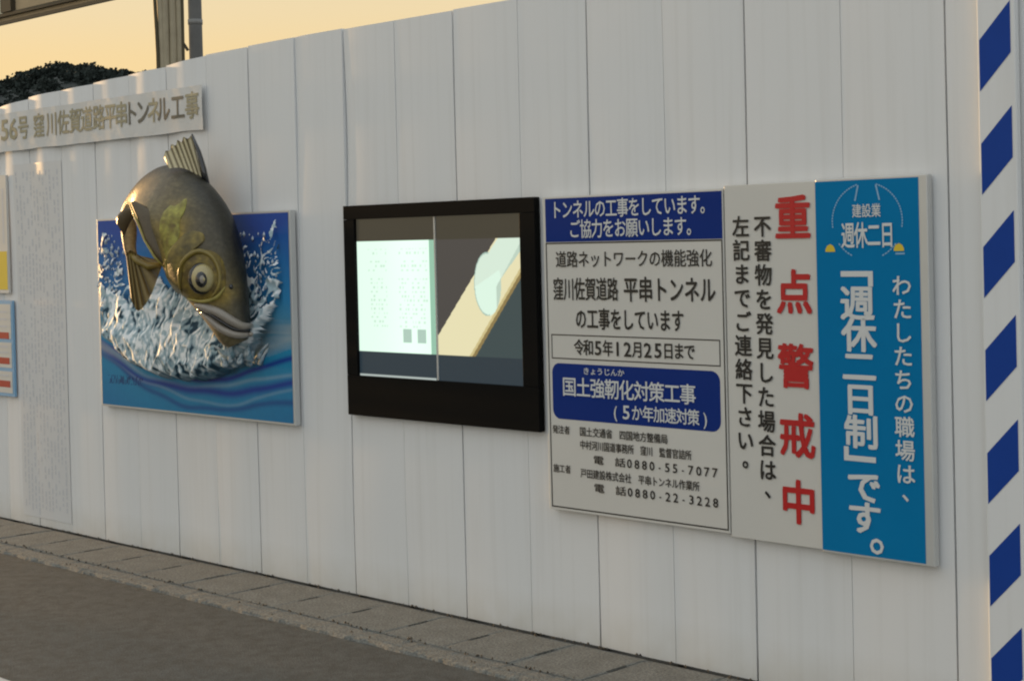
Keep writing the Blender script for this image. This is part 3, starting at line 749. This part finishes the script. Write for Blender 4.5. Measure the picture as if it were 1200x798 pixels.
# cheek, gill cover, brow
drape("cheek", [(222, 294), (246, 292), (262, 304), (266, 330), (258, 350), (238, 354), (220, 348), (206, 332), (204, 308)], .018, M['fish'], ((.24, .175, .03), (.11, .075, .018)), rim=.5)
drape("gill_cover", [(206, 282), (222, 270), (238, 272), (240, 282), (226, 288), (210, 300), (204, 322), (212, 342), (206, 342), (194, 322), (194, 298)], .020, M['fish'], ((.22, .165, .04), (.10, .08, .028)), rim=.5)
ridge("gill_rim", [(198, 326, .004), (195, 306, .008), (203, 290, .008), (216, 280, .006), (232, 276, .003)], M['gold'])
ridge("eye_ring", [(212, 342, .004), (210, 322, .010), (216, 304, .013), (232, 294, .014), (248, 300, .013), (257, 318, .011), (256, 336, .009), (248, 348, .005)], M['olive'], up=.016)
ridge("cheek_roll", [(220, 350, .005), (238, 353, .010), (254, 348, .011), (264, 336, .004)], M['gold'], up=.012)
eye = empty("eye", surf(237, 326, .012)); eye.parent = fish
def disc(name, m, rx, rz, dep, off, parent, ex=0, ez=0):
    V = []; F = []; nn = 28; rr = 8
    V.append((ex, -dep + off, ez))
    for k in range(1, rr + 1):
        a = math.pi / 2 * k / rr
        for q in range(nn):
            b_ = 2 * math.pi * q / nn; V.append((ex + rx * math.sin(a) * math.cos(b_), off - dep * math.cos(a), ez + rz * math.sin(a) * math.sin(b_)))
    for q in range(nn): F.append((0, 1 + q, 1 + (q + 1) % nn))
    for k in range(rr - 1):
        for q in range(nn): a = 1 + k * nn; F.append((a + q, a + nn + q, a + nn + (q + 1) % nn, a + (q + 1) % nn))
    return meshobj(name, V, [x[::-1] for x in F], m, parent, smooth=True)
disc("eye_surround", M['eyeblack'], .076, .088, .03, .0, eye)
disc("eyeball", M['eyewhite'], .064, .078, .055, -.004, eye, .004, .002)
disc("pupil", M['eyeblack'], .034, .046, .030, -.040, eye, -.004, -.004)
disc("catchlight", M['eyewhite'], .007, .010, .006, -.0675, eye, .008, -.004)
disc("iris_ring", M['lip'], .016, .024, .010, -.062, eye, -.002, -.004)
# lips and nostril
ridge("upper_lip", [(229, 357, .010), (240, 360, .022), (256, 366, .025), (272, 376, .025), (284, 382, .022), (295, 382, .014)], M['lip'], up=.010)
ridge("lower_lip", [(236, 366, .008), (246, 374, .018), (258, 384, .021), (272, 391, .021), (284, 393, .018), (295, 392, .012)], M['lip'], up=.006)
ridge("mouth_line", [(232, 362, .006), (246, 368, .010), (262, 378, .011), (276, 386, .011), (294, 387, .009)], M['eyeblack'], up=.008)
disc("nostril", M['eyeblack'], .012, .015, .008, 0, fish).location = surf(271, 336, .000)
# fins: thick ribbed blades
def fin(name, base, tip, t0, t1, ribs, c0, c1, thick=.012, amp=.010, nn=64, mm=14, mt=None):
    """blade between a base line and an outer edge, pleated into rays"""
    A = smooth_open(base, nn); B = smooth_open(tip, nn); V = []; F = []; Cc = []
    for side in (0, 1):
        for i in range(nn + 1):
            for j in range(mm + 1):
                v_ = j / mm; x = A[i][0] + (B[i][0] - A[i][0]) * v_; y = A[i][1] + (B[i][1] - A[i][1]) * v_
                wv = math.sin(math.pi * ribs * i / nn) ; tt = t0 + (t1 - t0) * v_ - amp * abs(wv) * (.4 + .6 * v_) + side * thick * (1 - .6 * v_)
                V.append(P(x - OX, y - OY, tt, lay=False)); cc = lerp3(c0, c1, (1 - abs(wv)) * 1.2); Cc.append(cc)
    W_ = mm + 1; S_ = (nn + 1) * W_
    for i in range(nn):
        for j in range(mm):
            a = i * W_ + j; F.append((a, a + W_, a + W_ + 1, a + 1)); F.append((S_ + a, S_ + a + 1, S_ + a + W_ + 1, S_ + a + W_))
    rim_ = [i * W_ for i in range(nn + 1)] + [nn * W_ + j for j in range(1, mm + 1)] + [i * W_ + mm for i in range(nn - 1, -1, -1)] + [j for j in range(mm - 1, 0, -1)]
    for k in range(len(rim_)): a, b_ = rim_[k], rim_[(k + 1) % len(rim_)]; F.append((a, b_, S_ + b_, S_ + a))
    return meshobj(name, V, F, mt or M['fin'], fish, smooth=True, cols=Cc)
df = fin("dorsal_fin", [(198, 198), (212, 197), (226, 202), (238, 211)], [(192, 186), (194, 178), (199, 177), (201, 170), (206, 171), (208, 165), (213, 167), (215, 161), (220, 163), (225, 158)], .06, .14, 7, (.52, .45, .27), (.12, .09, .04), .014, .016)
MB().tube([P(x - OX, y - OY, t_, lay=False) for x, y, t_ in ((242, 216, .03), (238, 196, .05), (233, 178, .08), (225, 158, .12))], [.020, .017, .013, .006], 10).build("fin_spine", M['eyeblack'], df, smooth=True)
fin("tail_fin", [(148, 298), (153, 294), (158, 296), (164, 300)], [(154, 352), (163, 364), (177, 346), (192, 306)], .24, .18, 6, (.20, .145, .04), (.08, .055, .018), .014, .014)
MB().tube([P(x - OX, y - OY, t_, lay=False) for x, y, t_ in ((152, 298, .25), (162, 306, .21), (174, 312, .18), (186, 311, .17), (193, 305, .18))], [.012, .020, .022, .018, .008], 12).build("tail_fold", M['olive'], fish, smooth=True)
def ribbon(name, edge_a, edge_b, ts, m, thick=.02, nn=40):
    A = smooth_open(edge_a, nn); B = smooth_open(edge_b, nn); T = smooth_open([(q,) for q in ts], nn); V = []; F = []
    K = 8
    for i in range(nn + 1):
        for j in range(K):
            a = 2 * math.pi * j / K; v_ = .5 - .5 * math.cos(a); x = A[i][0] + (B[i][0] - A[i][0]) * v_; y = A[i][1] + (B[i][1] - A[i][1]) * v_
            V.append(P(x - OX, y - OY, T[i][0] - thick * math.sin(a), lay=False))
    for i in range(nn):
        for j in range(K): F.append((i * K + j, i * K + (j + 1) % K, (i + 1) * K + (j + 1) % K, (i + 1) * K + j))
    F.append(tuple(range(K))[::-1]); F.append(tuple(nn * K + j for j in range(K)))
    return meshobj(name, V, F, m, fish, smooth=True)
ribbon("ventral_fin", [(153, 238), (158, 252), (164, 266), (170, 281), (181, 300), (194, 313)], [(158, 236), (180, 248), (188, 264), (194, 282), (201, 298), (206, 310)], (.06, -.02, -.06, -.09, -.10), M['brownfin'], .022)
MB().tube([P(x - OX, y - OY, t_, lay=False) for x, y, t_ in ((152, 238, .05), (158, 253, -.03), (164, 267, -.05), (170, 282, -.07), (181, 301, -.11), (194, 314, -.11))], [.004, .007, .007, .007, .007, .004], 8).build("fin_edge", M['gold'], fish, smooth=True)
drape("pectoral_fin", [(219, 231), (218, 244), (211, 260), (211, 274), (205, 290), (196, 304), (190, 292), (186, 270), (189, 252), (199, 240), (206, 240)], .008, M['fish'], ((.33, .31, .06), (.14, .10, .02)), rim=.5, wob=.006)
ribbon("anal_fin", [(137, 262), (138, 254), (146, 246), (156, 244)], [(146, 278), (150, 268), (154, 260), (160, 252)], (.24, .22, .2, .16), M['brownfin'], .012)

# crest of the splash thrown up in front of the chin
MWF = Matrix.Translation(fish.location) @ Matrix.Rotation(R(56.503), 4, 'Z')
rc = random.Random(11); mb = MB()
for k in range(34):
    bx = rc.uniform(262, 306); by_ = rc.uniform(412, 428); hgt = rc.uniform(10, 34) * (1 - .5 * abs(bx - 288) / 26); lean = (bx - 282) * .35 + rc.uniform(-5, 5)
    t_ = rc.uniform(-.20, -.08); pts = []
    for q in range(6):
        v_ = q / 5; pts.append(MWF @ P(bx + lean * v_ ** 1.5 - OX, by_ - hgt * v_ - OY, t_ + .05 * (1 - v_), lay=False))
    rr_ = rc.uniform(.010, .022); mb.tube(pts, [rr_ * 1.2, rr_, rr_ * .8, rr_ * .5, rr_ * .6, rr_ * .15], 7)
cc = [lerp3((.12, .24, .30), (.75, .79, .80), rc.random() ** 1.3) for _ in mb.v]
L(meshobj("splash_crest", mb.v, mb.f, M['splash'], smooth=True, cols=cc), mu)["kind"] = "stuff"

# ------------------------------------------------------------------ banner, posters and sheet at the left
bn = empty("name_banner", (-9.3, 0, 2.55), label="crinkled grey vinyl banner naming the road tunnel works along the top left", cat="banner")
V = []; F = []; NB, MBn = 220, 16; BX0, BX1 = -11.6, -7.965
def by(x, z): return -.035 - .005 * noise.noise(Vector((x * 2.2, z * 5, 1))) - .0025 * noise.noise(Vector((x * 7, z * 14 + x * 6, 4)))
for i in range(NB + 1):
    for j in range(MBn + 1):
        x = BX0 + (BX1 - BX0) * i / NB; z = 2.548 + .262 * j / MBn + .006 * noise.noise(Vector((x * 3, j > 8, 0)))
        V.append((x, by(x, z), z))
for i in range(NB):
    for j in range(MBn): a = i * (MBn + 1) + j; F.append((a, a + MBn + 1, a + MBn + 2, a + 1))
L(meshobj("cloth", V, F, M['vinyl'], smooth=True), bn)
chars = [("道", -10.62), ("5", -10.335), ("6", -10.215), ("号", -10.08), ("窪", -9.87), ("川", -9.70), ("佐", -9.55), ("賀", -9.40), ("道", -9.26), ("路", -9.11), ("平", -8.97), ("串", -8.84),
         ("ト", -8.73), ("ン", -8.60), ("ネ", -8.48), ("ル", -8.37), ("工", -8.215), ("事", -8.065), ("国", -10.78)]
def btext(sel, m):
    t = Text(0)
    for ch, x in chars:
        if (ch in sel): t.put(ch, x, 2.695, .15 if ord(ch) > 255 else .17, .165, .022)
    t.v = [(a, by(a, c_) - .003 + b_, c_) for a, b_, c_ in t.v]
    t.build(m, bn)
btext("道56号窪川佐賀路平串ネ事国", M['sheentext']); btext("トンル工", M['darktext'])

sh = empty("name_list_sheet", (-9.95, 0, .05), label="tall pale sheet of tiny faint columns of writing, left of the mural", cat="notice")
V = [(-10.28, -.012, .06), (-9.655, -.012, .06), (-9.655, -.012, 2.45), (-10.28, -.012, 2.45)]
def wall_y(x, z):
    for k in range(len(seams) - 1):
        if seams[k] <= x < seams[k + 1]: return fence_y(x, z, k, (x - seams[k]) / (seams[k + 1] - seams[k]))
V = []; F = []; na, nb = 40, 80          # a thin film that follows the panels under it
for off in (-.0035, -.0022):
    for i in range(na + 1):
        for j in range(nb + 1):
            x = -10.285 + .635 * i / na; z = .055 + 2.40 * j / nb; V.append((x, wall_y(x, z) + off, z))
for i in range(na):
    for j in range(nb):
        a = i * (nb + 1) + j; F.append((a, a + nb + 1, a + nb + 2, a + 1)); o_ = (na + 1) * (nb + 1); F.append((o_ + a, o_ + a + 1, o_ + a + nb + 2, o_ + a + nb + 1))
L(meshobj("sheet", V, F, M['sheet'], smooth=True), sh)
mb = MB()
for cxk in range(13):
    x = -10.25 + cxk * .045; z = 2.40
    while z > .12:
        h_ = random.uniform(.012, .05)
        if random.random() < .75: mb.poly([(x, z - h_), (x + .016, z - h_), (x + .016, z), (x, z)], 0)
        z -= h_ + random.uniform(.006, .02)
faint = mat("faint_print", (.56, .575, .60), .5, .08, 20)
mb.v = [(x, wall_y(x, z) - .0045, z) for x, _, z in mb.v]
L(mb.build("print_marks", faint), sh)["kind"] = "stuff"

pa = empty("yellow_poster", (-10.6, 0, 1.57), label="white poster with a yellow lower block, upper one at the left edge", cat="poster")
L(MB().box(-11.2, -10.36, -.03, -.013, 1.575, 2.39).build("sheet", M['board'], bevel=.001), pa)
L(MB().poly([(-11.18, 1.60), (-10.372, 1.60), (-10.372, 1.865), (-11.18, 1.865)], -.0312).build("yellow_block", M['yellow']), pa)
mb = MB()
for k in range(9):
    x = -11.1 + k * .085; mb.poly([(x, 1.92), (x + .02, 1.92), (x + .02, 2.3), (x, 2.3)], -.0312)
L(mb.build("print_marks", faint), pa)["kind"] = "stuff"
pb = empty("blue_edged_poster", (-10.7, 0, .86), label="white poster with blue edge and red strips, lower one at the left edge", cat="poster")
L(MB().box(-11.2, -10.32, -.03, -.013, .862, 1.525).build("sheet", M['ltblue'], bevel=.001), pb)
for z0, z1 in ((.885, 1.035), (1.06, 1.235), (1.26, 1.50)):
    L(MB().poly([(-11.18, z0), (-10.345, z0), (-10.345, z1), (-11.18, z1)], -.0312).build("white_field", M['board']), pb)
for z in (.925, 1.085, 1.26):
    L(MB().poly([(-11.16, z), (-10.375, z), (-10.375, z + .045), (-11.16, z + .045)], -.0324).build("red_strip", M['redpaper']), pb)
mb = MB()
for z in (1.0, 1.16, 1.2, 1.34, 1.39, 1.44): mb.poly([(-11.1, z), (-10.40, z), (-10.40, z + .012), (-11.1, z + .012)], -.0324)
L(mb.build("print_marks", faint), pb)["kind"] = "stuff"

# ------------------------------------------------------------------ behind the hoarding
pole = empty("utility_pole", (-13.97, 4, 0), label="plain dark grey pole rising behind the hoarding, right of the tan conduit bundle", cat="pole")
MB().tube([(0, 0, -.05), (0, 0, 9)], [.075, .062], 20).build("shaft", M['column'], pole, smooth=True)
MB().tube([(0, 0, 4.12), (0, 0, 4.17)], .075, 20).build("band", M['steel'], pole, smooth=True)
MB().tube([(-.07, -.05, 3.86), (-.10, -.08, 3.93)], .015, 8).build("bolt", M['beam'], pole)
MB().tube([(-.085, .03, -.05), (-.085, .03, 9)], .012, 8).build("cable", M['strand_tan'], pole, smooth=True)
bd = empty("conduit_bundle", (-14.42, 4, 0), label="bundle of tan conduits with dark cables running up beside the grey pole", cat="conduit")
for k, (off, rad, m) in enumerate(((-.14, .020, 'strand_dark'), (-.10, .040, 'strand_tan'), (-.045, .038, 'strand_tan'), (-.018, .012, 'strand_dark'), (.02, .038, 'strand_tan'), (.065, .040, 'strand_tan'), (.108, .024, 'strand_dark'))):
    dv = Vector((.58, .81, 0)).normalized(); pts = []
    for q in range(40):
        z = q * .23; sp = off * (1 + .08 * (z - 3.5)) + .010 * noise.noise(Vector((k * 3.1, z * 1.4, 0)))
        pts.append((dv.x * sp, dv.y * sp + .02 * (k % 2), z - .05))
    MB().tube(pts, rad, 10).build("conduit" if m == 'strand_tan' else "cable", M[m], bd, smooth=True)

dk = empty("overhead_panel_frame", (-17, 4, 0), label="tan panelled overhead frame with double dark rails at the top left corner", cat="frame")
def D(o): o.parent = dk; o.matrix_parent_inverse = Matrix.Translation((17, -4, 0)); return o
D(MB().box(-26, -13.2, 4.0, 4.05, 4.565, 4.60).build("lower_rail", M['beam']))
D(MB().box(-26, -13.2, 4.0, 4.05, 4.655, 4.695).build("upper_rail", M['beam']))
D(MB().box(-26, -13.2, 4.051, 4.09, 4.58, 4.68).build("floor_edge", M['cladding']))
D(MB().box(-17.75, -13.2, 4.04, 4.09, 4.70, 7.0).build("wall_panel", M['cladding']))
D(MB().box(-18.01, -17.76, 3.98, 4.10, 4.70, 7.0).build("corner_post", M['beam']))
D(MB().box(-20.2, -18.02, 4.05, 4.07, 4.70, 7.0).build("window", M['window']))
D(MB().box(-26, -20.21, 4.04, 4.09, 4.70, 7.0).build("wall_panel", M['cladding']))
D(MB().box(-17.0, -16.6, 3.99, 4.035, 4.90, 6.2).build("bracket", M['beam']))
for x in (-25.5, -22.5): D(MB().box(x, x + .15, 4.10, 4.25, -.05, 7.0).build("leg", M['beam']))

# hill with forest on its ridge
V = []; F = []; n1, n2 = 90, 16
def hill_h(azd): 
    P_ = [(-95, 3), (-84, 4), (-76, 13), (-70, 20), (-64, 22), (-62.4, 22.7), (-61.7, 23.7), (-60.7, 24.5), (-59.9, 24.9), (-59.2, 24.4), (-58.5, 24.0), (-57.4, 23.9), (-56.3, 23.2), (-54.5, 21), (-50, 17), (-38, 10), (-25, 5)]
    return interp(P_, azd)
for i in range(n1 + 1):
    azd = -95 + 70 * i / n1; hh = hill_h(azd)
    for j in range(n2 + 1):
        s_ = j / n2; d_ = 130 + 140 * s_; z = -1 + (hh - 1.6) * math.sin(min(1, s_ * 2) * math.pi / 2) ** 1.3 * (1 if s_ < .5 else 1 - .9 * (s_ - .5)) + .8 * noise.noise(Vector((azd * .5, s_ * 5, 0))) * (s_ < .45)
        V.append((math.sin(R(azd)) * d_, math.cos(R(azd)) * d_ - 5.46, z))
for i in range(n1):
    for j in range(n2): a = i * (n2 + 1) + j; F.append((a, a + n2 + 1, a + n2 + 2, a + 1))
tag(meshobj("hill", V, F, M['hill'], smooth=True), kind='structure')
V = []; F = []
rt = random.Random(4)
def clump(cx, cy, cz, rad, nl):
    for q in range(nl):
        d_ = Vector((rt.gauss(0, 1), rt.gauss(0, 1), rt.gauss(0, 1))).normalized() * rad * rt.uniform(.5, 1.05)
        c_ = Vector((cx + d_.x, cy + d_.y, cz + d_.z * .85)); s_ = rt.uniform(.12, .26); a = Vector((rt.gauss(0, 1), rt.gauss(0, 1), rt.gauss(0, 1))).normalized(); b_ = a.orthogonal().normalized()
        k = len(V); V.extend([tuple(c_ + a * s_), tuple(c_ + b_ * s_), tuple(c_ - a * s_), tuple(c_ - b_ * s_)]); F.append((k, k + 1, k + 2, k + 3))
for k in range(1900):
    azd = rt.uniform(-72, -50); s_ = rt.choice([.5, .5, rt.uniform(.1, .5)]); d_ = 130 + 140 * s_; hh = hill_h(azd)
    z = -1 + (hh - 1.6) * math.sin(min(1, s_ * 2) * math.pi / 2) ** 1.3
    clump(math.sin(R(azd)) * d_, math.cos(R(azd)) * d_ - 5.46, z + rt.uniform(-.3, .7), rt.uniform(.8, 1.35), 95)
tag(meshobj("forest", V, F, M['leaf']), kind='stuff')
